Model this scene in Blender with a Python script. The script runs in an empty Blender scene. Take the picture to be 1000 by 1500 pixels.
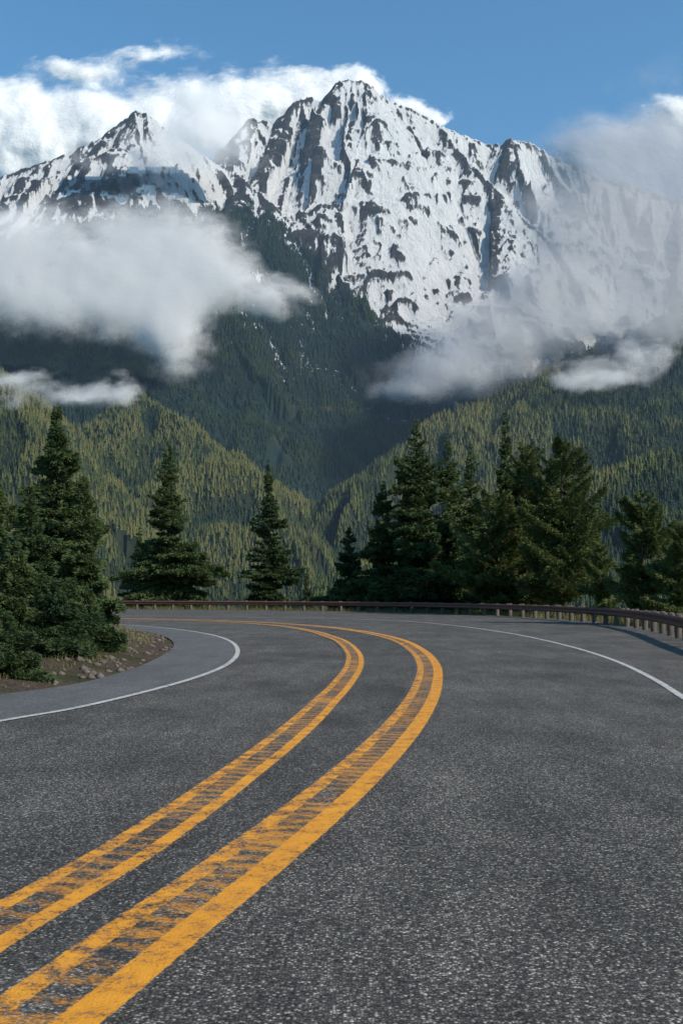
import bpy, math, random
import numpy as np
from mathutils import Vector
random.seed(3)
rng = np.random.default_rng(7)
scene = bpy.context.scene
F = 1500.0; HY = 868.0; CAMH = 1.5

def P(px, py, d):
    """image pixel (column, row) + assumed distance -> world metres"""
    return ((px-500.0)/F*d, d, (HY-py)/F*d+CAMH)

# ------------------------------------------------------------------ noise
def _h(ix, iy, seed):
    ix = ix.astype(np.int64); iy = iy.astype(np.int64)
    h = (ix*374761393 + iy*668265263 + seed*1274126177) & 0xffffffff
    h = ((h ^ (h >> 13))*1274126177) & 0xffffffff
    h = (h ^ (h >> 16)) & 0xffffffff
    return h.astype(np.float64)/4294967296.0
def perlin(x, y, seed=0):
    x0 = np.floor(x); y0 = np.floor(y); fx = x-x0; fy = y-y0
    u = fx*fx*fx*(fx*(fx*6-15)+10); v = fy*fy*fy*(fy*(fy*6-15)+10)
    def g(i, j):
        a = _h(x0+i, y0+j, seed)*2*np.pi
        return np.cos(a)*(fx-i)+np.sin(a)*(fy-j)
    n0 = g(0,0)*(1-u)+g(1,0)*u; n1 = g(0,1)*(1-u)+g(1,1)*u
    return (n0*(1-v)+n1*v)*1.5
def fbm(x, y, o=4, seed=0, gain=.5):
    s = 0; a = 1; t = 0
    for i in range(o):
        s = s+a*perlin(x*2**i+i*17.3, y*2**i-i*9.1, seed+i); t += a; a *= gain
    return s/t
def ridged(x, y, o=4, seed=0, gain=.5):
    s = 0; a = 1; t = 0
    for i in range(o):
        s = s+a*(1-2*np.abs(perlin(x*2**i+i*11.7, y*2**i+i*5.3, seed+i))); t += a; a *= gain
    return s/t

# ------------------------------------------------------------------ mesh helpers
def make_mesh(name, V, faces, smooth=False, attrs=None, uv=None):
    V = np.asarray(V, np.float32); faces = np.asarray(faces, np.int32)
    me = bpy.data.meshes.new(name)
    n = faces.shape[1]
    me.vertices.add(len(V)); me.vertices.foreach_set('co', V.ravel())
    me.loops.add(faces.size); me.loops.foreach_set('vertex_index', faces.ravel())
    me.polygons.add(len(faces))
    me.polygons.foreach_set('loop_start', np.arange(0, faces.size, n, dtype=np.int32))
    me.polygons.foreach_set('loop_total', np.full(len(faces), n, np.int32))
    if smooth: me.polygons.foreach_set('use_smooth', np.ones(len(faces), bool))
    me.update(calc_edges=True)
    if attrs:
        for k, a in attrs.items():
            at = me.attributes.new(k, 'FLOAT', 'POINT'); at.data.foreach_set('value', np.asarray(a, np.float32))
    if uv is not None:
        l = me.uv_layers.new(name='UVMap'); l.data.foreach_set('uv', np.asarray(uv, np.float32)[faces.ravel()].ravel())
    return me
def add_obj(name, me, mat=None, loc=(0,0,0), parent=None):
    o = bpy.data.objects.new(name, me); scene.collection.objects.link(o); o.location = loc
    if mat and not me.materials: me.materials.append(mat)
    if parent: o.parent = parent
    return o
def grid_faces(nr, nc):
    i = np.arange(nr*nc).reshape(nr, nc)
    return np.stack([i[:-1,:-1].ravel(), i[:-1,1:].ravel(), i[1:,1:].ravel(), i[1:,:-1].ravel()], 1)

# ------------------------------------------------------------------ node helper
class NT:
    def __init__(s, name):
        s.m = bpy.data.materials.new(name); s.m.use_nodes = True
        s.t = s.m.node_tree; s.t.nodes.clear()
        s.out = s.t.nodes.new('ShaderNodeOutputMaterial')
    def n(s, typ, ins=None, **kw):
        nd = s.t.nodes.new(typ)
        for k, v in kw.items(): setattr(nd, k, v)
        if ins:
            for k, v in ins.items():
                sock = nd.inputs[k]
                if isinstance(v, bpy.types.NodeSocket): s.t.links.new(v, sock)
                else: sock.default_value = v
        return nd
    def math(s, op, a, b=0.0, c=0.0, clamp=False):
        return s.n('ShaderNodeMath', {0:a, 1:b, 2:c}, operation=op, use_clamp=clamp).outputs[0]
    def mix(s, f, a, b, blend='MIX'):
        nd = s.t.nodes.new('ShaderNodeMix'); nd.data_type = 'RGBA'; nd.blend_type = blend
        for i, v in ((0, f), (6, a), (7, b)):
            if isinstance(v, bpy.types.NodeSocket): s.t.links.new(v, nd.inputs[i])
            else:
                if i and len(v) == 3: v = (*v, 1)
                nd.inputs[i].default_value = v
        return nd.outputs[2]
    def ramp(s, f, stops, interp='LINEAR'):
        nd = s.t.nodes.new('ShaderNodeValToRGB'); s.t.links.new(f, nd.inputs[0])
        cr = nd.color_ramp; cr.interpolation = interp
        while len(cr.elements) < len(stops): cr.elements.new(0.5)
        for e, (p, c) in zip(cr.elements, stops):
            e.position = p
            e.color = (c, c, c, 1) if isinstance(c, (int, float)) else (*c, 1)
        return nd.outputs[0]
    def pos(s, scale=(1,1,1)):
        g = s.n('ShaderNodeNewGeometry').outputs['Position']
        return s.n('ShaderNodeVectorMath', {0:g, 1:scale}, operation='MULTIPLY').outputs[0]
    def noise(s, vec, scale=1, detail=4, rough=.5, dist=0):
        return s.n('ShaderNodeTexNoise', {'Vector':vec, 'Scale':scale, 'Detail':detail, 'Roughness':rough, 'Distortion':dist}).outputs[0]
    def attr(s, name, typ='GEOMETRY'):
        return s.n('ShaderNodeAttribute', attribute_name=name, attribute_type=typ).outputs['Fac']
    def bsdf(s, col, rough=.8, normal=None, spec=.3, metal=0):
        ins = {'Base Color': col if isinstance(col, bpy.types.NodeSocket) else (*col, 1), 'Roughness':rough, 'Specular IOR Level':spec, 'Metallic':metal}
        if normal is not None: ins['Normal'] = normal
        return s.n('ShaderNodeBsdfPrincipled', ins).outputs[0]
    def bump(s, h, strength=.3, dist=.01):
        return s.n('ShaderNodeBump', {'Height':h, 'Strength':strength, 'Distance':dist}).outputs[0]
    def done(s, sh):
        s.t.links.new(sh, s.out.inputs[0]); return s.m

# ------------------------------------------------------------------ materials
def asphalt_color(m, light=1.0):
    p = m.pos()
    v = m.n('ShaderNodeTexVoronoi', {'Vector':p, 'Scale':80.0})
    r = m.n('ShaderNodeSeparateColor', {0:v.outputs['Color']}).outputs[0]
    chip = m.ramp(r, [(0,(.037,.034,.031)), (.45,(.058,.053,.048)), (.7,(.090,.081,.071)), (.87,(.165,.148,.127)), (1,(.33,.30,.255))])
    edge = m.ramp(v.outputs['Distance'], [(.25, 1.0), (.75, .36)])
    c = m.mix(1.0, chip, edge, 'MULTIPLY')
    big = m.noise(p, .35, 6, .62)
    mid = m.noise(m.pos((1.6,.4,1)), 1.2, 6, .68)
    fine = m.noise(p, 28, 3, .6)
    k = m.math('MULTIPLY', m.ramp(big, [(.3,.66),(.7,1.30)]), m.ramp(mid, [(.3,.68),(.7,1.26)]))
    k = m.math('MULTIPLY', k, m.ramp(fine, [(.3,.75),(.7,1.25)]))
    k = m.math('MULTIPLY', k, 1.40*light)
    kk = m.n('ShaderNodeCombineXYZ', {0:k,1:k,2:k}).outputs[0]
    return m.mix(1.0, c, kk, 'MULTIPLY'), v.outputs['Distance']
m = NT('asphalt'); col, d = asphalt_color(m)
MAT_ASPHALT = m.done(m.bsdf(col, .85, m.bump(d, .6, -.006), .2))
m = NT('shoulder_asphalt'); col, d = asphalt_color(m, 1.2)
g = m.noise(m.pos(), 3, 6, .7)
col = m.mix(.45, col, m.ramp(g, [(.3,(.07,.073,.08)),(.7,(.12,.12,.125))]))
MAT_SHOULDER = m.done(m.bsdf(col, .85, m.bump(d, .3, -.005), .3))
m = NT('asphalt_median'); col, d = asphalt_color(m, .84)
MAT_MEDIAN = m.done(m.bsdf(col, .85, m.bump(d, .6, -.006), .2))

def paint_mat(name, kind):
    m = NT(name); col, d = asphalt_color(m, .85)
    uv = m.n('ShaderNodeUVMap').outputs[0]
    sp = m.n('ShaderNodeSeparateXYZ', {0:uv}); u, v = sp.outputs[0], sp.outputs[1]
    p = m.pos()
    n1 = m.noise(p, 60, 4, .7); n2 = m.noise(p, 6, 5, .7)
    jit = m.math('MULTIPLY', m.math('SUBTRACT', m.noise(p, 25, 4, .7), .5), .04)
    uj = m.math('ADD', u, jit)
    def band(a, b, soft=.004):
        x = m.n('ShaderNodeMapRange', {0:uj, 1:a-soft, 2:a+soft, 3:0.0, 4:1.0}).outputs[0]
        y = m.n('ShaderNodeMapRange', {0:uj, 1:b-soft, 2:b+soft, 3:1.0, 4:0.0}).outputs[0]
        return m.math('MULTIPLY', x, y)
    if kind == 'white':
        mask = m.math('MULTIPLY', band(.01, .12), m.ramp(m.math('ADD', n1, m.math('MULTIPLY', n2, .8)), [(.65,.0),(.9,1)]))
        paint = m.ramp(n2, [(.3,(.38,.37,.34)),(.7,(.55,.53,.49))])
    else:
        if kind == 'right': b1, b2, mid = (.03,.20), (.385,.51), (.20,.385)
        else: b1, b2, mid = (.03,.14), (.315,.42), (.14,.315)
        w1 = m.ramp(m.math('ADD', m.math('MULTIPLY', n1, .6), m.math('MULTIPLY', n2, .6)), [(.43 if kind=='right' else .48, 0),(.58,1)])
        w2 = m.ramp(m.math('ADD', m.math('MULTIPLY', n1, .6), m.math('MULTIPLY', n2, .7)), [(.54,0),(.69,1)])
        # rumble strip grooves with scuffed paint left on their lips
        per = m.math('SINE', m.math('MULTIPLY', m.math('ADD', v, m.math('MULTIPLY', n2, .3)), 2*math.pi/.19))
        st = m.noise(m.n('ShaderNodeCombineXYZ', {0:m.math('MULTIPLY', u, 14), 1:m.math('MULTIPLY', v, 40), 2:0.0}).outputs[0], 1, 6, .75, .8)
        wm = m.math('ADD', m.math('MULTIPLY', per, .08), m.math('ADD', m.math('MULTIPLY', st, .9), m.math('MULTIPLY', n1, .5)))
        wm = m.math('ADD', wm, m.math('MULTIPLY', m.noise(p, 1.1, 3, .6), .6))
        wm = m.ramp(m.math('MULTIPLY', wm, .6), [(.565,0),(.70,.8)])
        mask = m.math('ADD', m.math('MULTIPLY', band(*b1), w1), m.math('MULTIPLY', band(*b2), w2))
        mask = m.math('ADD', mask, m.math('MULTIPLY', band(*mid), wm), clamp=True)
        paint = m.ramp(n2, [(.3,(.54,.20,.010)),(.7,(.74,.31,.022))])
    c = m.mix(mask, col, paint)
    rough = m.ramp(mask, [(0,.8),(1,.6)])
    return m.done(m.bsdf(c, rough, m.bump(d, .45, -.005), .3))
MAT_YR = paint_mat('yellow_paint_worn', 'right'); MAT_YL = paint_mat('yellow_paint_worn_b', 'left'); MAT_W = paint_mat('white_paint_worn', 'white')

m = NT('soil'); p = m.pos()
n = m.noise(p, .5, 8, .7); n2 = m.noise(p, 9, 6, .75)
col = m.mix(m.ramp(n2, [(.35,0),(.65,1)]), (.045,.033,.025), (.13,.095,.07))
col = m.mix(m.ramp(n, [(.45,0),(.62,1)]), col, (.045,.05,.02))
MAT_SOIL = m.done(m.bsdf(col, .95, m.bump(n2, .9, .12), .1))

m = NT('mountain_rock_snow'); p = m.pos()
snow = m.attr('snow'); 
ns = m.noise(m.pos((1.4,.7,.6)), 1/150, 13, .76, .3); nf = m.noise(m.pos((2.1,.8,.5)), 1/26, 10, .80, .3)
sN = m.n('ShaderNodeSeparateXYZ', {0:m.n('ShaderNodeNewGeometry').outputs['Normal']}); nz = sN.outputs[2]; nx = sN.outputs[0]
f = m.math('ADD', snow, m.math('MULTIPLY', m.math('SUBTRACT', ns, .5), 1.2))
f = m.math('ADD', f, m.math('MULTIPLY', m.math('SUBTRACT', nf, .5), 2.6))
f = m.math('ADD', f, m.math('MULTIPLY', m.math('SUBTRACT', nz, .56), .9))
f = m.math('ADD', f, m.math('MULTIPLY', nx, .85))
f = m.ramp(f, [(.37,0),(.48,1)])
rock = m.ramp(m.noise(m.pos((1,1,2.5)), 1/40, 8, .7), [(.3,(.024,.026,.032)),(.5,(.055,.053,.056)),(.7,(.14,.12,.105))])
low = m.attr('veg')
rock = m.mix(low, rock, (.026,.042,.037))
c = m.mix(f, rock, (.92,.93,.95))
bh = m.math('ADD', ns, m.math('MULTIPLY', nf, .25))
MAT_MTN = m.done(m.bsdf(c, .8, m.bump(bh, 1.0, 75.0), .15))

m = NT('forest_floor'); n = m.noise(m.pos(), 1/70, 8, .65)
tn = m.attr('lit_tone')
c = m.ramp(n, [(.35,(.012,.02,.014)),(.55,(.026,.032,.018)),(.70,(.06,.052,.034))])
c = m.mix(m.ramp(tn, [(.1,0),(.45,1)]), (.018,.032,.029), c)  # floor colour also darkens on slopes painted as shaded
MAT_FLOOR = m.done(m.bsdf(c, .95, None, .05))

def foliage(name, dark, light, far=False):
    m = NT(name); oi = m.n('ShaderNodeObjectInfo')
    rnd = oi.outputs['Random']
    n = m.noise(m.pos(), 1/150 if far else 1.3, 6, .7)
    if far:
        f = m.math('ADD', m.attr('lit_tone', 'INSTANCER'), m.math('MULTIPLY', m.math('SUBTRACT', rnd, .5), .46))
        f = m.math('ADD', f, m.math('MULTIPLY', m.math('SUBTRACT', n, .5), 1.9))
        c = m.ramp(f, [(.0,(.018,.038,.034)),(.3,(.026,.048,.031)),(.6,(.040,.062,.027)),(.85,(.095,.115,.036)),(1,(.15,.15,.05))])  # low end paints shade and blue distance, high end paints sunlight
    else:
        f = m.math('ADD', m.math('MULTIPLY', rnd, .4), m.math('SUBTRACT', n, .17))
        c = m.ramp(f, [(.2, dark), (.95, light)])
    d = m.bsdf(c, .7, None, .15)
    t = m.n('ShaderNodeBsdfTranslucent', {0:c}).outputs[0]
    return m.done(m.n('ShaderNodeMixShader', {0:.25, 1:d, 2:t}).outputs[0])
MAT_FAR = foliage('distant_conifer', None, None, True)
MAT_SPRUCE = foliage('spruce_needles', (.026,.048,.021), (.10,.13,.042))
MAT_PINE = foliage('pine_needles', (.040,.058,.018), (.13,.15,.047))
m = NT('bark'); n = m.noise(m.pos((1,1,.2)), 14, 6, .7)
MAT_BARK = m.done(m.bsdf(m.ramp(n, [(.3,(.03,.022,.017)),(.7,(.12,.085,.06))]), .95, m.bump(n, .8, .03), .1))
m = NT('weathering_steel'); n = m.noise(m.pos(), 5, 7, .7)
MAT_STEEL = m.done(m.bsdf(m.ramp(n, [(.3,(.10,.040,.028)),(.6,(.16,.066,.046)),(.8,(.22,.11,.08))]), .75, None, .2, .0))
m = NT('post_timber'); n = m.noise(m.pos((1,1,.15)), 22, 6, .7)
MAT_WOOD = m.done(m.bsdf(m.ramp(n, [(.3,(.05,.038,.032)),(.7,(.15,.12,.10))]), .9, m.bump(n, .5, .01), .1))
m = NT('dry_grass'); r = m.noise(m.pos(), 2.0, 4, .6)
MAT_GRASS = m.done(m.bsdf(m.ramp(r, [(.35,(.05,.07,.018)),(.65,(.19,.15,.065))]), .8, None, .1))
m = NT('stone'); r = m.noise(m.pos(), 7, 6, .7)
MAT_STONE = m.done(m.bsdf(m.ramp(r, [(.3,(.06,.047,.04)),(.7,(.17,.14,.115))]), .9, m.bump(r, .6, .03), .1))

# ------------------------------------------------------------------ road layout (metres: x right, y ahead)
def curve(pts, step=.35):
    pts = np.array(pts, float); out = []
    Pn = np.vstack([2*pts[0]-pts[1], pts, 2*pts[-1]-pts[-2]])
    for i in range(1, len(Pn)-2):
        p0, p1, p2, p3 = Pn[i-1:i+3]
        t0 = 0; t1 = t0+np.linalg.norm(p1-p0)**.5; t2 = t1+np.linalg.norm(p2-p1)**.5; t3 = t2+np.linalg.norm(p3-p2)**.5
        nn = max(4, int(np.linalg.norm(p2-p1)/step))
        t = np.linspace(t1, t2, nn, endpoint=False)[:,None]
        A1 = (t1-t)/(t1-t0)*p0+(t-t0)/(t1-t0)*p1; A2 = (t2-t)/(t2-t1)*p1+(t-t1)/(t2-t1)*p2; A3 = (t3-t)/(t3-t2)*p2+(t-t2)/(t3-t2)*p3
        B1 = (t2-t)/(t2-t0)*A1+(t-t0)/(t2-t0)*A2; B2 = (t3-t)/(t3-t1)*A2+(t-t1)/(t3-t1)*A3
        out.append((t2-t)/(t2-t1)*B1+(t-t1)/(t2-t1)*B2)
    out.append(pts[-1:]); return np.vstack(out)
def normals_left(c):
    t = np.gradient(c, axis=0); t /= np.linalg.norm(t, axis=1)[:,None]
    return np.stack([-t[:,1], t[:,0]], 1)
YRR = curve([(-7.4,-15),(-3.75,-6),(-1.85,0),(-.83,3.56),(-.615,4.39),(-.266,5.71),(.205,7.7),(.78,10.6),(1.30,13.9),(1.68,17.05),(2.03,21),(2.2,26.5),(1.95,33.1),(.80,40.2),(-1.58,47.4),(-5.36,53.6),(-9.6,57.7),(-14,60.6),(-25,64),(-45,66.5)])
WR = curve([(-3.5,-15),(0,-7),(1.9,0),(3.05,4.4),(4.05,9.5),(4.87,14.6),(5.35,17.4),(6.0,22.5),(6.35,28.8),(6.2,37.2),(5.1,46.5),(3.3,53.5),(-.5,59.3),(-6.2,63.3),(-13,66),(-25,69),(-45,71.5)])
WL = curve([(-12.5,-15),(-9,-6),(-7.2,0),(-5.95,4.4),(-4.7,9),(-3.97,11.9),(-3.49,13.1),(-3.02,15.1),(-2.6,17.7),(-2.38,21),(-2.62,25.9),(-3.54,32.1),(-5,37.5),(-7.5,43.3),(-10.9,48.4),(-20,54),(-45,58)])
EL = curve([(-15,-15),(-9.5,0),(-7.3,7),(-5.7,12.5),(-5,15),(-4.38,16.6),(-4.1,19.6),(-4.18,23.4),(-4.75,29.2),(-6.1,35.2),(-8.2,40.9),(-10.8,45.2),(-20,50),(-45,54)])
RAIL = curve([(-1.5,-15),(4,0),(6.5,10),(8.0,18),(9.0,24),(9.9,29.2),(11.5,38),(12.3,47),(11.6,57),(9.1,67.5),(4.6,76.5),(-2.8,83.5),(-11.8,88.5),(-21.9,93),(-35,97),(-45,99)])

def ribbon(name, right, left, z, mat, unit=False, parent=None):
    n = len(right)
    s = np.concatenate([[0], np.cumsum(np.linalg.norm(np.diff(right, axis=0), axis=1))])
    V = np.zeros((n*2, 3)); V[0::2,:2] = right; V[1::2,:2] = left; V[:,2] = z
    w = np.ones(n) if unit else np.linalg.norm(left-right, axis=1)
    uv = np.zeros((n*2, 2)); uv[1::2,0] = w; uv[0::2,1] = s; uv[1::2,1] = s
    i = np.arange(n-1)*2
    f = np.stack([i, i+2, i+3, i+1], 1)
    return add_obj(name, make_mesh(name, V, f, uv=uv), mat, parent=parent)
nl = normals_left(YRR)
poly = np.vstack([EL, (RAIL+normals_left(RAIL)*-.9)[::-1]])
me = bpy.data.meshes.new('road'); me.from_pydata([(a, b, 0) for a, b in poly], [], [list(range(len(poly)))[::-1]]); me.update()
road = add_obj('road', me, MAT_ASPHALT)
dsh = np.array([WL[np.argmin(((WL-e)**2).sum(1))] for e in EL])
ribbon('road_shoulder', dsh, EL+normals_left(EL)*.02, .004, MAT_SHOULDER)
off = np.interp(YRR[:,1], [0,3.5,5.7,8,10.6,14,19,24,30,36,42,50,58], [.7,.72,.80,.98,1.15,1.35,1.52,1.66,1.85,1.95,1.75,1.3,1.05])
ribbon('median_strip', YRR+nl*.2, YRR+nl*(off+.2)[:,None], .004, MAT_MEDIAN, True, road)
ribbon('yellow_road_line', YRR-nl*.03, YRR+nl*.54, .008, MAT_YR)
ribbon('yellow_road_line', YRR+nl*(off-.03)[:,None], YRR+nl*(off+.45)[:,None], .008, MAT_YL)
ribbon('white_edge_line', WR-normals_left(WR)*.065, WR+normals_left(WR)*.065, .006, MAT_W)
ribbon('white_edge_line', WL-normals_left(WL)*.065, WL+normals_left(WL)*.065, .009, MAT_W)

# ------------------------------------------------------------------ near ground
def pdist(X, Y, c):
    c = c[::3]; best = np.full(X.shape, 1e9)
    for a, b in zip(c[:-1], c[1:]):
        d = b-a; L2 = (d**2).sum()
        t = np.clip(((X-a[0])*d[0]+(Y-a[1])*d[1])/L2, 0, 1)
        best = np.minimum(best, np.hypot(X-a[0]-t*d[0], Y-a[1]-t*d[1]))
    return best
def inside(X, Y, poly):
    r = np.zeros(X.shape, bool); p = poly[::2]; q = np.roll(p, -1, 0)
    for a, b in zip(p, q):
        if a[1] == b[1]: continue
        c = ((a[1] > Y) != (b[1] > Y)) & (X < (b[0]-a[0])*(Y-a[1])/(b[1]-a[1])+a[0])
        r ^= c
    return r
def ground_h(X, Y):
    dl = pdist(X, Y, EL); dr = pdist(X, Y, RAIL); ins = inside(X, Y, poly)
    nz = fbm(X/3, Y/3, 5, 5)
    leftside = (dl < dr)
    hl = -.03+np.minimum(dl*.17, .42+dl*.02)+nz*np.minimum(dl*.12, .35)
    de = np.maximum(dr-1.2, 0)
    hr = -.03-np.minimum(np.maximum(de-2.0, 0)*.30, 46)+nz*np.minimum(de*.1, .5)
    return np.where(ins, -.05-np.minimum(np.minimum(dl, dr)*.02, .03), np.where(leftside, hl, hr))
xs = np.concatenate([np.arange(-150,-26,2.5), np.arange(-26,26,.4), np.arange(26,151,2.5)])
ys = np.concatenate([np.arange(-60,-4,2.0), np.arange(-4,110,.5), np.arange(110,270,2.5)])
GX, GY = np.meshgrid(xs, ys); GZ = ground_h(GX, GY)
add_obj('ground', make_mesh('ground', np.stack([GX.ravel(), GY.ravel(), GZ.ravel()], 1), grid_faces(*GX.shape), True), MAT_SOIL)
me = bpy.data.meshes.new('valley_floor'); s = 15000
me.from_pydata([(-s,-s,-120),(s,-s,-120),(s,s,-120),(-s,s,-120)], [], [(0,1,2,3)]); add_obj('valley_floor', me, MAT_FLOOR)

# ------------------------------------------------------------------ mountains
def ridge(X, Y, pts, k, Lc=3000, rib=0, rl=120, jag=0, seed=0):
    pts = [P(*p) for p in pts]
    best = np.full(X.shape, -1e9); S = np.zeros(X.shape); D = np.zeros(X.shape); s0 = 0
    for a, b in zip(pts[:-1], pts[1:]):
        dx, dy = b[0]-a[0], b[1]-a[1]; L = math.hypot(dx, dy)
        t = np.clip(((X-a[0])*dx+(Y-a[1])*dy)/(L*L), 0, 1)
        d = np.hypot(X-a[0]-t*dx, Y-a[1]-t*dy)
        h = a[2]+t*(b[2]-a[2])-k*d/(1+d/Lc)
        u = h > best; best = np.where(u, h, best); S = np.where(u, s0+t*L, S); D = np.where(u, d, D); s0 += L
    if jag: best = best+jag*ridged(S/55, S*0+seed, 4, seed)*np.exp(-D/60)-jag*.5
    if rib:
        sw = S+30*fbm(X/200, Y/200, 3, seed+40)
        r = ridged(sw/rl, D/650+seed, 5, seed+9, .55)
        best = best+rib*(r-.55)*np.clip(D/160, 0, 1)
    return best
tb = np.concatenate([np.linspace(-.85,-.4,60,endpoint=False), np.linspace(-.4,.4,700), np.linspace(.41,.85,60)])
yr = np.concatenate([np.linspace(230,1000,50,endpoint=False), np.linspace(1000,3000,300,endpoint=False), np.linspace(3000,4500,480,endpoint=False), np.linspace(4500,6500,40)])
NSPLIT = 350
TB, YY = np.meshgrid(tb, yr); XX = TB*YY
wx = 30*fbm(XX/260, YY/260, 4, 91); wy = 30*fbm(XX/260, YY/260, 4, 97)
Xw, Yw = XX+wx, YY+wy
wf = np.clip((YY-900)/900, 0, 1)
Xf = XX+65*fbm(XX/330, YY/330, 4, 191)*wf; Yf = YY+65*fbm(XX/330, YY/330, 4, 197)*wf
R = []
R.append(ridge(Xw,Yw,[(330,262,4150),(350,205,4200),(370,178,4250),(388,175,4250),(413,188,4260),(428,153,4280),(447,144,4290),(472,147,4300),(488,125,4300),(500,121,4300),(515,121,4300),(538,124,4300),(552,137,4300),(570,148,4300),(600,162,4300),(640,184,4300),(690,206,4300),(720,215,4300),(745,207,4250),(775,209,4250),(800,226,4250),(900,270,4200),(1150,340,4000)],1.38,20000,200,105,16,1))
R.append(ridge(Xw,Yw,[(-500,330,3900),(-200,290,3900),(0,264,3900),(60,242,3900),(100,229,3900),(140,204,3900),(175,181,3900),(197,165,3900),(225,174,3900),(245,191,3900),(290,225,3950),(330,255,4050)],1.25,20000,160,100,12,2))
R.append(ridge(Xw,Yw,[(330,245,4100),(365,270,3900),(400,302,3780),(480,372,3620),(560,452,3460),(610,530,3300),(640,600,3150)],1.15,20000,100,130,8,3))
R.append(ridge(Xw,Yw,[(510,122,4300),(545,190,4130),(570,245,4020),(610,330,3860),(650,405,3720),(700,480,3560)],1.3,20000,150,85,12,4))
R.append(ridge(Xw,Yw,[(640,184,4300),(690,240,4080),(740,290,3900),(790,340,3780),(850,420,3600)],1.3,20000,150,85,12,5))
R.append(ridge(Xw,Yw,[(440,146,4290),(455,205,4140),(490,270,3990),(545,340,3850),(600,420,3660)],1.35,20000,130,80,12,6))
R.append(ridge(Xw,Yw,[(380,176,4250),(395,235,4080),(430,280,3960),(500,350,3780)],1.35,20000,120,80,12,7))
R.append(ridge(Xw,Yw,[(580,152,4300),(620,220,4120),(665,290,3960),(700,350,3800)],1.35,20000,120,80,12,17))
R.append(ridge(Xw,Yw,[(197,165,3900),(210,235,3700),(250,300,3520),(300,380,3300),(330,430,3200),(400,560,2980)],1.15,20000,110,100,8,8))
R.append(ridge(Xw,Yw,[(110,225,3900),(95,290,3700),(60,360,3480),(30,430,3350)],1.15,20000,100,100,8,9))
R.append(ridge(Xw,Yw,[(-60,270,3900),(-80,380,3500),(-60,460,3300)],1.1,20000,100,100,8,10))
# forested spurs: back wall, nose hill in front of it, left flank, right flank, near right hill
R.append(ridge(Xf,Yf,[(-400,330,3200),(-100,420,3200),(0,465,3200),(120,505,3150),(230,520,3100),(320,590,3050),(430,680,3000),(560,760,2900)],.95,20000,120,160,0,11))
R.append(ridge(Xf,Yf,[(150,515,3100),(185,560,2800),(215,585,2560),(275,618,2400),(320,665,2300),(370,715,2220),(415,775,2120),(450,845,2000)],.92,20000,110,120,0,15))
R.append(ridge(Xf,Yf,[(215,585,2560),(165,635,2380),(110,690,2230),(60,745,2120),(20,800,2000)],.92,20000,90,120,0,16))
R.append(ridge(Xf,Yf,[(-500,380,2300),(-200,440,2250),(-60,495,2200),(10,560,2100),(55,640,1980),(90,735,1850),(125,840,1720)],.95,20000,100,120,0,12))
R.append(ridge(Xf,Yf,[(1400,250,3000),(1000,440,2850),(900,495,2780),(800,545,2720),(700,585,2660),(640,608,2620),(575,655,2540),(510,712,2440),(455,765,2330),(400,840,2150)],.85,20000,110,150,0,13))
R.append(ridge(Xf,Yf,[(1500,480,1900),(1200,600,1800),(1000,675,1700),(900,695,1650),(800,715,1600),(700,745,1520),(600,785,1430),(520,832,1350)],.72,20000,60,130,0,14))
ZZ = np.maximum.reduce(R); ridx = np.argmax(np.stack(R), axis=0)
base = -110+np.clip((YY-900)/2500,0,1)*100+10*fbm(XX/150,YY/150,4,55)
lit_tone = np.array([.12]*11+[.22,.80,.80,.76,.56,.58])[ridx]  # sunlit and shaded slopes painted in: one forest colour level per ridge
lit_tone = np.where(base > ZZ, .35, lit_tone)
ZZ = np.maximum(ZZ, base)
ZZ += 20*fbm(XX/230, YY/230, 4, 25)*np.clip((YY-1200)/800, 0, 1)*np.clip((3600-YY)/400,0,1)
ZZ += 9*fbm(XX/60, YY/60, 4, 21)*np.clip((YY-700)/1500, 0, 1)
ZZ += (9*ridged(XX/70,YY/70,4,27)+7*ridged(XX/25,YY/25,3,23))*np.clip((YY-3100)/600,0,1)
edge = np.clip((YY-230)/200, 0, 1); ZZ = ZZ*edge+(-110)*(1-edge)
def blur(a, n):
    k = 2*n+1
    for ax in (0, 1):
        p = [(0,0),(0,0)]; p[ax] = (n+1, n); b = np.cumsum(np.pad(a, p, mode='edge'), axis=ax)
        a = (np.take(b, range(k, b.shape[ax]), ax)-np.take(b, range(0, b.shape[ax]-k), ax))/k
    return a
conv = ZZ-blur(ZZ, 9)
lit_tone = blur(lit_tone, 4)+np.clip((ZZ-blur(ZZ,14))/45, -.28, .28)  # shading put into the colour: crests lighter, hollows darker
lit_tone -= np.clip((YY-2380+120*fbm(XX/200,YY/200,3,61))/380, 0, 1)*.50*np.isin(ridx, [12,13])  # nose spur fades from painted sunlight in front to painted shade behind
lit_tone += .35*np.exp(-((XX-330)/230)**2-((YY-2500)/300)**2)-.2*np.exp(-((XX-1000)/420)**2)*(YY>2000)  # painted patch of sunlight on the right flank, painted shade farther right
lit_tone -= .4*np.clip((YY-2300)/400, 0, 1)*(ridx==14)  # upper left flank painted into shade
line = np.interp(XX, [-1300,-840,-600,-408,-240,-48,144,288,1200], [1130,1250,1350,1480,1360,1120,880,720,680])
sn = (ZZ-line)/400+.5*fbm(XX/220,YY/220,4,33)
sn = np.clip(sn, -.5, .44)
sn = sn+.29-np.clip(conv/26, -.34, .50)
sn = np.where(XX < -380, sn-.08, sn)
sn -= .34*np.exp(-((XX+250)/130)**2-((ZZ-1830)/190)**2)   # dark buttress left of the summit
sn = np.where(YY < 3050, -1.0, sn)
veg = np.clip((line+60-ZZ)/160, 0, 1)
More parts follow.
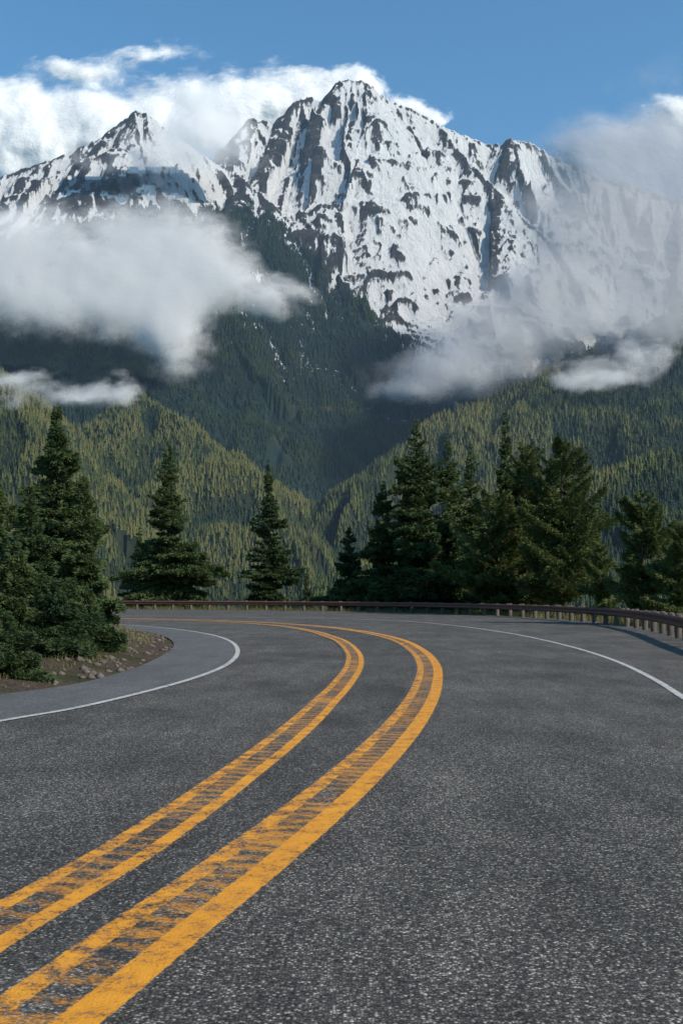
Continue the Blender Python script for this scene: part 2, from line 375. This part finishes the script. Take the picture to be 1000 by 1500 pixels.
def sub(r0, r1, name, mat):
    sl = slice(r0, r1)
    V = np.stack([XX[sl].ravel(), YY[sl].ravel(), ZZ[sl].ravel()], 1)
    nr = XX[sl].shape
    return add_obj(name, make_mesh(name, V, grid_faces(*nr), True, {'snow':sn[sl].ravel(), 'veg':veg[sl].ravel(), 'lit_tone':lit_tone[sl].ravel()}), mat)
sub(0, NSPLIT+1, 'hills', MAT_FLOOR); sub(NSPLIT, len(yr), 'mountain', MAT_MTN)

# ------------------------------------------------------------------ distant forest
def far_tree(name, seed):
    r = np.random.default_rng(seed); V = []; Fc = []
    tiers = 6
    for i in range(tiers):
        t = i/tiers; z0 = .04+.9*t*.92; z1 = min(1.0, z0+.30*(1-t*.4)); rad = .17*(1-t)**.85+.02
        n = 9; b = len(V)
        for j in range(n):
            a = j/n*6.283+r.random()*.3+i; rr = rad*(.55+.75*r.random()) if j%2 else rad*(.45+.2*r.random())
            V.append((math.cos(a)*rr, math.sin(a)*rr, z0+r.random()*.04-.02))
        V.append((0,0,z1))
        for j in range(n): Fc.append((b+j, b+(j+1)%n, b+n))
    me = make_mesh(name, V, Fc); me.materials.append(MAT_FAR)
    return bpy.data.objects.new(name, me)
col_src = bpy.data.collections.new('distant_conifer_kinds')
for i in range(4): col_src.objects.link(far_tree('distant_conifer_%d' % i, i))
dyr = np.gradient(yr)[:,None]*np.gradient(tb)[None,:]*YY
vis = (np.abs(TB) < .48) & (YY > 900)
dens = fbm(XX/120, YY/120, 4, 71)
treeok = vis & (YY < 4100) & (ZZ > -70) & (ZZ < line-10+110*fbm(XX/60, YY/60, 3, 72)) & (dens > -.40) & ~((YY>2900)&(sn>.5))
w = dyr*treeok; w = np.where(YY > 3000, w*1.1, w); w = w*(.45+1.1*np.clip(.5+fbm(XX/45, YY/45, 3, 73), 0, 1))
cdf = np.cumsum(w.ravel()); N = 165000
idx = np.searchsorted(cdf, rng.random(N)*cdf[-1]); ii, jj = np.unravel_index(idx, XX.shape)
ii = np.minimum(ii, len(yr)-2); jj = np.minimum(jj, len(tb)-2)
fu, fv = rng.random(N), rng.random(N)
def bil(A): return (A[ii,jj]*(1-fu)*(1-fv)+A[ii,jj+1]*(1-fu)*fv+A[ii+1,jj]*fu*(1-fv)+A[ii+1,jj+1]*fu*fv)
px_, py_, pz_ = bil(XX), bil(YY), bil(ZZ)
sc = (9+17*rng.random(N)**1.7)*(1+.3*fbm(px_/120, py_/120, 3, 88))
me = bpy.data.meshes.new('distant_forest'); me.vertices.add(N)
me.vertices.foreach_set('co', np.stack([px_,py_,pz_-1.5],1).astype(np.float32).ravel())
for k, a in (('sc', sc), ('rot', rng.random(N)*6.283), ('lit_tone', bil(lit_tone))):
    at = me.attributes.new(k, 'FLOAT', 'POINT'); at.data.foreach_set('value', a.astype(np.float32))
forest = add_obj('distant_forest', me)
ng = bpy.data.node_groups.new('scatter', 'GeometryNodeTree')
ng.interface.new_socket(name='Geometry', in_out='INPUT', socket_type='NodeSocketGeometry')
ng.interface.new_socket(name='Geometry', in_out='OUTPUT', socket_type='NodeSocketGeometry')
gi = ng.nodes.new('NodeGroupInput'); go = ng.nodes.new('NodeGroupOutput')
ci = ng.nodes.new('GeometryNodeCollectionInfo'); ci.inputs['Collection'].default_value = col_src
ci.inputs['Separate Children'].default_value = True; ci.inputs['Reset Children'].default_value = True
ip = ng.nodes.new('GeometryNodeInstanceOnPoints'); ip.inputs['Pick Instance'].default_value = True
a1 = ng.nodes.new('GeometryNodeInputNamedAttribute'); a1.data_type = 'FLOAT'; a1.inputs['Name'].default_value = 'sc'
a2 = ng.nodes.new('GeometryNodeInputNamedAttribute'); a2.data_type = 'FLOAT'; a2.inputs['Name'].default_value = 'rot'
cx = ng.nodes.new('ShaderNodeCombineXYZ')
L = ng.links.new
L(gi.outputs[0], ip.inputs['Points']); L(ci.outputs[0], ip.inputs['Instance'])
L(a2.outputs[0], cx.inputs[2]); L(cx.outputs[0], ip.inputs['Rotation']); L(a1.outputs[0], ip.inputs['Scale']); L(ip.outputs[0], go.inputs[0])
mod = forest.modifiers.new('scatter', 'NODES'); mod.node_group = ng

# ------------------------------------------------------------------ roadside conifers
def conifer(H, Rd, nq, kind, seed, leaf=.3):
    r = np.random.default_rng(seed)
    nb = int(22*H/ (0.55 if H < 9 else .9)) if kind == 'spruce' else int(13*H)
    lo = .03 if kind == 'spruce' else .12
    t = lo+(1-lo)*np.sort(r.random(nb))**1.05
    if kind == 'spruce': prof = 1.06*(1-t)**1.02*(1-.25*np.exp(-((t-lo)/.07)))
    else: prof = np.sqrt(np.clip(1-((t-.36)/.65)**2, .0, 1))*(1-.38*t)
    lump = .72+.38*np.sin(t*37+seed)*np.sin(t*13+seed*2)
    az = r.random(nb)*6.283
    Lb = Rd*prof*(.68+.42*r.random(nb))*(.85+.3*np.sin(az*2+seed+t*9))*lump*1.55+.10
    pitch = (-.12+.85*t**1.5) if kind == 'spruce' else (.15+.6*t)
    pitch = pitch+r.normal(0,.08,nb)
    droop = .22 if kind == 'spruce' else .08
    wb = Lb**1.6; bi = r.choice(nb, nq, p=wb/wb.sum())
    s = r.random(nq)**.75
    l = Lb[bi]; ca, sa = np.cos(az[bi]), np.sin(az[bi])
    rad = l*s*np.cos(pitch[bi]); z = H*t[bi]+l*(np.sin(pitch[bi])*s-droop*s**2+.10*s**4)
    tl = .42*l*(1.08-s)+.08
    u = r.uniform(-1, 1, nq); au = np.abs(u)
    lat = u*tl; rad = rad+au*tl*.5
    z = z-au*tl*.16+r.normal(0, .035+.02*l, nq)
    bend = np.sin(H*t[bi]*.35+seed)*.04*H*.1
    C = np.stack([ca*rad-sa*lat+bend, sa*rad+ca*lat, z], 1)
    sg = np.sign(u)
    ax = np.stack([ca*.8-sa*sg*.75, sa*.8+ca*sg*.75, np.full(nq, -.05)], 1)+r.normal(0,.42,(nq,3))
    if kind == 'pine': ax[:,2] += .35
    ax /= np.linalg.norm(ax, axis=1)[:,None]
    rv = r.normal(0,1,(nq,3)); rv[:,2] *= .6
    sd = np.cross(ax, rv); sd /= np.linalg.norm(sd, axis=1)[:,None]
    ln = leaf*(.6+.7*r.random(nq))*(1-.35*t[bi]); wd = ln*.15
    A = C-ax*ln[:,None]*.5; B = C+ax*ln[:,None]*.5
    V = np.stack([A, C+sd*wd[:,None], B, C-sd*wd[:,None]], 1).reshape(-1, 3)
    Fq = np.arange(nq*4).reshape(-1, 4)
    TV = []; TF = []
    def tube(pts, rs, n=6):
        b = len(TV)+len(V)
        for k, (p, rr) in enumerate(zip(pts, rs)):
            for j in range(n):
                a = j/n*6.283; TV.append((p[0]+rr*math.cos(a), p[1]+rr*math.sin(a), p[2]))
        for k in range(len(pts)-1):
            for j in range(n): TF.append((b+k*n+j, b+k*n+(j+1)%n, b+(k+1)*n+(j+1)%n, b+(k+1)*n+j))
    zs = np.linspace(-.6, H*.985, 12)
    tube([(math.sin(q*.35+seed)*.004*H, 0, q) for q in zs], [max(.012*H*(1-max(q,0)/H)**.9, .012)*1.15 for q in zs], 9)
    for i in range(0, nb, 2):
        ss = [0,.35,.7,.95]
        pp = [(math.cos(az[i])*Lb[i]*q*math.cos(pitch[i]), math.sin(az[i])*Lb[i]*q*math.cos(pitch[i]), H*t[i]+Lb[i]*(math.sin(pitch[i])*q-droop*q*q+.1*q**4)) for q in ss]
        b = len(TV)+len(V); wv = .010*Lb[i]+.006
        for k, p in enumerate(pp):
            q = wv*(1-.75*ss[k])
            TV.extend([(p[0]-math.sin(az[i])*q, p[1]+math.cos(az[i])*q, p[2]-q), (p[0]+math.sin(az[i])*q, p[1]-math.cos(az[i])*q, p[2]-q), (p[0], p[1], p[2]+q)])
        for k in range(3):
            for j in range(3): TF.append((b+k*3+j, b+k*3+(j+1)%3, b+(k+1)*3+(j+1)%3, b+(k+1)*3+j))
    me = make_mesh(kind+'_tree', np.vstack([V, np.array(TV)]), np.vstack([Fq, np.array(TF)]))
    me.materials.append(MAT_SPRUCE if kind == 'spruce' else MAT_PINE); me.materials.append(MAT_BARK)
    mi = np.zeros(nq+len(TF), np.int32); mi[nq:] = 1; me.polygons.foreach_set('material_index', mi)
    return me
# image column, image row of top, distance, width in pixels, kind, quads, leaf
TREES = [
 (83,598,33,160,'spruce',95000,.19),(-5,705,27,120,'spruce',60000,.16),(42,715,25,110,'spruce',60000,.15),(122,700,31,95,'spruce',50000,.17),
 (20,800,20,130,'spruce',50000,.12),(75,850,20,120,'spruce',45000,.11),(128,870,23,90,'spruce',40000,.12),(5,900,17,110,'spruce',35000,.10),(-40,760,20,140,'spruce',40000,.14),
 (247,645,102,138,'spruce',90000,.46),(393,672,104,98,'spruce',70000,.42),(205,770,108,70,'spruce',25000,.42),
 (610,614,88,175,'spruce',120000,.43),(655,640,92,135,'spruce',80000,.43),(560,705,90,130,'spruce',70000,.40),(512,772,92,90,'spruce',40000,.38),(690,650,86,110,'spruce',50000,.42),
 (740,606,80,90,'spruce',50000,.42),(770,655,76,130,'pine',70000,.34),(822,652,68,145,'pine',95000,.30),(730,710,74,120,'pine',60000,.32),
 (940,725,48,115,'pine',50000,.22),(995,765,46,80,'pine',30000,.22),(450,835,110,36,'spruce',12000,.4),(880,800,62,60,'pine',20000,.26)]
def gz(x, y):
    return float(ground_h(np.array([[x]]), np.array([[y]]))[0,0])
for i, (px, py, d, w, kind, nq, leaf) in enumerate(TREES):
    x, y, zt = P(px, py, d); g = gz(x, y); H = zt-g; Rd = w/F*d*.5
    me = conifer(H, Rd, nq, kind, 100+i, leaf)
    o = add_obj(kind+'_tree', me, loc=(x, y, g)); o.rotation_euler[2] = random.random()*6.28

# ------------------------------------------------------------------ guard rail
gr = bpy.data.objects.new('guard_rail', None); scene.collection.objects.link(gr)
nr_ = normals_left(RAIL)
prof = [(0,.43),(.03,.45),(.085,.49),(.085,.53),(.01,.58),(.01,.62),(.085,.67),(.085,.71),(.03,.75),(0,.77)]
prof2 = prof+[(a-.012, b) for a, b in prof[::-1]]
n = len(prof2); V = []; Fc = []
for i, (c, q) in enumerate(zip(RAIL, nr_)):
    for a, b in prof2: V.append((c[0]+q[0]*a, c[1]+q[1]*a, b))
for i in range(len(RAIL)-1):
    for j in range(n): Fc.append((i*n+j, i*n+(j+1)%n, (i+1)*n+(j+1)%n, (i+1)*n+j))
add_obj('beam', make_mesh('beam', V, Fc), MAT_STEEL, parent=gr)
sl = np.concatenate([[0], np.cumsum(np.linalg.norm(np.diff(RAIL, axis=0), axis=1))])
def boxes(name, specs, mat):
    V = []; Fc = []
    for c, tx, ty, hx, hy, z0, z1 in specs:
        b = len(V); bv = .012
        for z, ins_ in ((z0,0),(z1-bv,0),(z1,bv)):
            for sx, sy in ((-1,-1),(1,-1),(1,1),(-1,1)):
                V.append((c[0]+tx[0]*(hx-ins_)*sx+ty[0]*(hy-ins_)*sy, c[1]+tx[1]*(hx-ins_)*sx+ty[1]*(hy-ins_)*sy, z))
        for k in range(2):
            for j in range(4): Fc.append((b+k*4+j, b+k*4+(j+1)%4, b+k*4+4+(j+1)%4, b+k*4+4+j))
        Fc.append((b+8, b+9, b+10, b+11))
    add_obj(name, make_mesh(name, V, Fc), mat, parent=gr)
posts = []; blocks = []
for s in np.arange(1, sl[-1], 1.9):
    c = np.array([np.interp(s, sl, RAIL[:,0]), np.interp(s, sl, RAIL[:,1])]); q = np.array([np.interp(s, sl, nr_[:,0]), np.interp(s, sl, nr_[:,1])]); q /= np.linalg.norm(q)
    t = np.array([q[1], -q[0]]); h = random.uniform(-.015,.02)
    blocks.append((c-q*.10, t, q, .075, .085, .42, .79+h)); posts.append((c-q*.29, t, q, .08, .10, -.3, .80+h))
boxes('posts', posts, MAT_WOOD); boxes('blocks', blocks, MAT_WOOD)

# ------------------------------------------------------------------ grass, stones
def blades(name, pts, hmin, hmax, wd):
    n = len(pts); a = rng.random(n)*6.283; h = hmin+(hmax-hmin)*rng.random(n); le = rng.normal(0,.3,(n,2))*h[:,None]
    b = np.stack([np.cos(a), np.sin(a)], 1)*wd
    V = np.zeros((n,3,3)); V[:,0,:2] = pts[:,:2]-b; V[:,1,:2] = pts[:,:2]+b; V[:,0,2] = V[:,1,2] = pts[:,2]-.02
    V[:,2,:2] = pts[:,:2]+le; V[:,2,2] = pts[:,2]+h
    return add_obj(name, make_mesh(name, V.reshape(-1,3), np.arange(n*3).reshape(-1,3)), MAT_GRASS)
def strip_pts(c, n, a, b, side, ymin, ymax):
    sel = (c[:,1] > ymin) & (c[:,1] < ymax); cc = c[sel]; nn = normals_left(c)[sel]*side
    k = rng.integers(0, len(cc), n); o = a+(b-a)*rng.random(n)
    q = cc[k]+nn[k]*o[:,None]+rng.normal(0,.12,(n,2))
    cl = fbm(q[:,0]/1.1, q[:,1]/1.1, 3, 12) > -.05
    q = q[cl]; z = ground_h(q[:,0][None], q[:,1][None])[0]
    return np.concatenate([q, z[:,None]], 1)
blades('roadside_grass', strip_pts(RAIL, 60000, .8, 6, -1, 15, 98), .12, .45, .012)
blades('roadside_grass', strip_pts(EL, 14000, .7, 4, 1, 10, 46), .04, .18, .008)
q = strip_pts(EL, 5000, .0, 2.6, 1, 9, 50); n = len(q)
ico = [(0,0,1),(.9,0,.2),(.25,.85,.1),(-.75,.5,.2),(-.7,-.55,.1),(.3,-.85,.25),(0,0,-.8)]
icf = [(0,1,2),(0,2,3),(0,3,4),(0,4,5),(0,5,1),(6,2,1),(6,3,2),(6,4,3),(6,5,4),(6,1,5)]
sz = .012+.11*rng.random(n)**5
V = (np.array(ico)[None]*(1+rng.normal(0,.2,(n,7,3))))*sz[:,None,None]*np.array([1,1,.7])+q[:,None,:]
add_obj('gravel', make_mesh('gravel', V.reshape(-1,3), (np.array(icf)[None]+np.arange(n)[:,None,None]*7).reshape(-1,3)), MAT_STONE)

# ------------------------------------------------------------------ clouds
def cloud_mat(name, colr, amax, scale, lo=.35, hi=.8, amp=1.0, bmps=.12, rough=.62):
    m = NT(name); d = m.attr('dens')
    n1 = m.noise(m.pos((1,1,1.2)), 1/scale, 11, rough, .15); n2 = m.noise(m.pos(), 5/scale, 8, .66, .1)
    f = m.math('ADD', d, m.math('MULTIPLY', m.math('SUBTRACT', n1, .5), amp))
    f = m.math('ADD', f, m.math('MULTIPLY', m.math('SUBTRACT', n2, .5), amp*.35))
    a = m.math('MULTIPLY', m.n('ShaderNodeMapRange', {0:f, 1:lo, 2:hi, 3:0.0, 4:1.0}, interpolation_type='SMOOTHSTEP').outputs[0], amax)
    bmp = m.bump(n1, bmps, scale*.5)
    s1 = m.n('ShaderNodeBsdfDiffuse', {0:(*colr,1), 'Normal':bmp}).outputs[0]
    s2 = m.n('ShaderNodeBsdfTranslucent', {0:(*colr,1), 'Normal':bmp}).outputs[0]
    s = m.n('ShaderNodeMixShader', {0:.30, 1:s1, 2:s2}).outputs[0]
    tr = m.n('ShaderNodeBsdfTransparent').outputs[0]
    return m.done(m.n('ShaderNodeMixShader', {0:a, 1:tr, 2:s}).outputs[0])
def cloud(Y, blobs, mat, layers=3, gap=50, puff=160, cell=11, seed=0, tilt=.6, fb=.12):
    B = []
    for (px, py, rx, ry, w) in blobs:
        x, _, z = P(px, py, Y); B.append((x, z, rx/F*Y, ry/F*Y, w))
    x0 = min(b[0]-2*b[2] for b in B); x1 = max(b[0]+2*b[2] for b in B); z0 = min(b[1]-2*b[3] for b in B); z1 = max(b[1]+2*b[3] for b in B)
    zc = np.mean([b[1] for b in B]); am = Y/2850
    X, Z = np.meshgrid(np.arange(x0, x1, cell), np.arange(z0, z1, cell)); Vs = []; Fs = []; Ds = []; b0 = 0
    for l in range(layers):
        wx = X+130*am*fbm(X/260/am, Z/200/am, 6, seed+l*3, .62); wz = Z+90*am*fbm(X/260/am, Z/180/am, 6, seed+l*3+50, .62)
        d = np.zeros(X.shape); sm = np.zeros(X.shape)
        for x, z, rx, rz, w in B:
            g = w*np.exp(-((wx-x)/rx)**2-((wz-z)/rz)**2); d = np.maximum(d, g); sm += g
        d = np.clip(.6*d+.4*sm, 0, 1.3)
        yy = Y+l*gap-puff*np.sqrt(np.clip(blur(d,3),0,2))+puff*fb*fbm(X/220, Z/220, 3, seed+70)+(Z-zc)*tilt
        sc_ = yy/Y
        f = grid_faces(*X.shape); keep = d.ravel()[f].max(1) > .05
        Vs.append(np.stack([(X*sc_).ravel(), yy.ravel(), ((Z-CAMH)*sc_+CAMH).ravel()], 1)); Fs.append(f[keep]+b0); Ds.append(d.ravel()); b0 += X.size
    add_obj('cloud', make_mesh('cloud', np.vstack(Vs), np.vstack(Fs), True, {'dens':np.concatenate(Ds)}), mat)
CW = cloud_mat('cloud_white', (.96,.95,.95), .85, 420, .32, .9, 1.4, .35)
CG = cloud_mat('cloud_shade_grey', (.55,.55,.58), .50, 420, .20, 1.15, 1.9, .2, .61)  # greyness of a cloud in shade, put into its base colour
CM = cloud_mat('cloud_mist', (.84,.84,.86), .41, 330, .28, 1.1, 2.0, .15, .63)
CT = cloud_mat('cloud_thin', (.85,.85,.88), .34, 260, .28, 1.05, 1.9, .1, .65)
cloud(5200, [(30,205,110,70,1.1),(140,175,80,55,1.1),(230,180,90,50,1.1),(300,175,70,55,1),(400,150,55,42,1),(455,135,60,30,1.05),(510,125,45,22,1),(590,165,40,22,.8),(622,172,30,12,.7),(130,100,50,16,.7),(220,80,60,14,.65),(90,95,35,16,.65),(350,165,60,50,1),(1000,170,60,28,1.1),(0,160,60,40,.9)], CW, 3, 60, 260, 16, 1, .7, .22)
cloud(3550, [(285,195,50,55,1.15),(335,190,45,40,1.0),(240,215,75,34,.85),(150,245,70,28,.7),(290,150,45,25,.9)], CT, 3, 30, 70, 9, 2)
cloud(2850, [(60,410,160,75,1.25),(220,370,120,66,1.2),(160,430,150,52,1.15),(310,400,75,50,1),(390,430,65,24,.95),(250,490,50,50,1),(265,460,60,50,.9),(20,350,90,50,1),(-120,400,120,90,1)], CM, 3, 40, 110, 9, 3)
cloud(2800, [(940,265,125,78,1.2),(870,335,95,75,1.15),(1000,380,160,120,1.2),(800,425,88,62,1.1),(715,500,88,52,1.1),(645,545,85,34,1.1),(590,575,50,18,.95),(830,470,110,48,1.05),(960,480,60,45,.8),(865,225,65,36,1.0),(920,205,80,30,.95),(1120,300,160,150,1.1)], CG, 3, 40, 110, 8, 4, .4)
cloud(2550, [(900,545,65,16,.85),(860,558,45,12,.75),(950,515,40,26,.7)], CT, 3, 25, 40, 7, 5)
cloud(1900, [(30,562,60,15,.9),(110,580,70,15,.95),(165,575,40,18,.8),(20,590,40,12,.75)], CT, 3, 25, 40, 6, 6)

# ------------------------------------------------------------------ valley haze (thin real air volume)
hz = bpy.data.meshes.new('valley_haze'); x0, x1, y0, y1, z0, z1 = -5000, 5000, 700, 9000, -119, 1700
hz.from_pydata([(x,y,z) for z in (z0,z1) for x,y in ((x0,y0),(x1,y0),(x1,y1),(x0,y1))], [], [(3,2,1,0),(4,5,6,7),(0,1,5,4),(1,2,6,5),(2,3,7,6),(3,0,4,7)])
m = NT('haze'); vs = m.n('ShaderNodeVolumeScatter', {'Color':(.55,.76,1,1), 'Density':4.6e-5, 'Anisotropy':.2})
m.t.links.new(vs.outputs[0], m.out.inputs['Volume']); add_obj('valley_haze', hz, m.m)

# ------------------------------------------------------------------ light, sky, camera
el, az = math.radians(36), math.radians(122)
S = Vector((math.sin(az)*math.cos(el), math.cos(az)*math.cos(el), math.sin(el)))
sun = bpy.data.objects.new('sun', bpy.data.lights.new('sun', 'SUN')); scene.collection.objects.link(sun)
sun.data.energy = 5.0; sun.data.angle = math.radians(.6); sun.data.color = (1,.92,.80)
sun.rotation_euler = S.to_track_quat('Z', 'Y').to_euler()
w = bpy.data.worlds.new('World'); scene.world = w; w.use_nodes = True
nt = w.node_tree; bg = nt.nodes['Background']; sky = nt.nodes.new('ShaderNodeTexSky'); sky.sky_type = 'NISHITA'
sky.sun_disc = False; sky.sun_elevation = el; sky.sun_rotation = az; sky.air_density = 1.0; sky.dust_density = .6; sky.ozone_density = 2.0
mx = nt.nodes.new('ShaderNodeMix'); mx.data_type = 'RGBA'; mx.blend_type = 'MULTIPLY'; mx.inputs[0].default_value = 1; mx.inputs[7].default_value = (.58,1.01,1.17,1)
nt.links.new(sky.outputs[0], mx.inputs[6]); nt.links.new(mx.outputs[2], bg.inputs[0]); bg.inputs[1].default_value = .15
cam = bpy.data.objects.new('camera', bpy.data.cameras.new('camera')); scene.collection.objects.link(cam)
cam.location = (0,0,CAMH); cam.rotation_euler = (math.radians(90),0,0)
cam.data.lens = 36; cam.data.sensor_width = 36; cam.data.shift_y = (HY-750)/1500
cam.data.clip_start = .1; cam.data.clip_end = 40000
scene.camera = cam
scene.view_settings.view_transform = 'Standard'; scene.view_settings.look = 'None'; scene.view_settings.exposure = 0
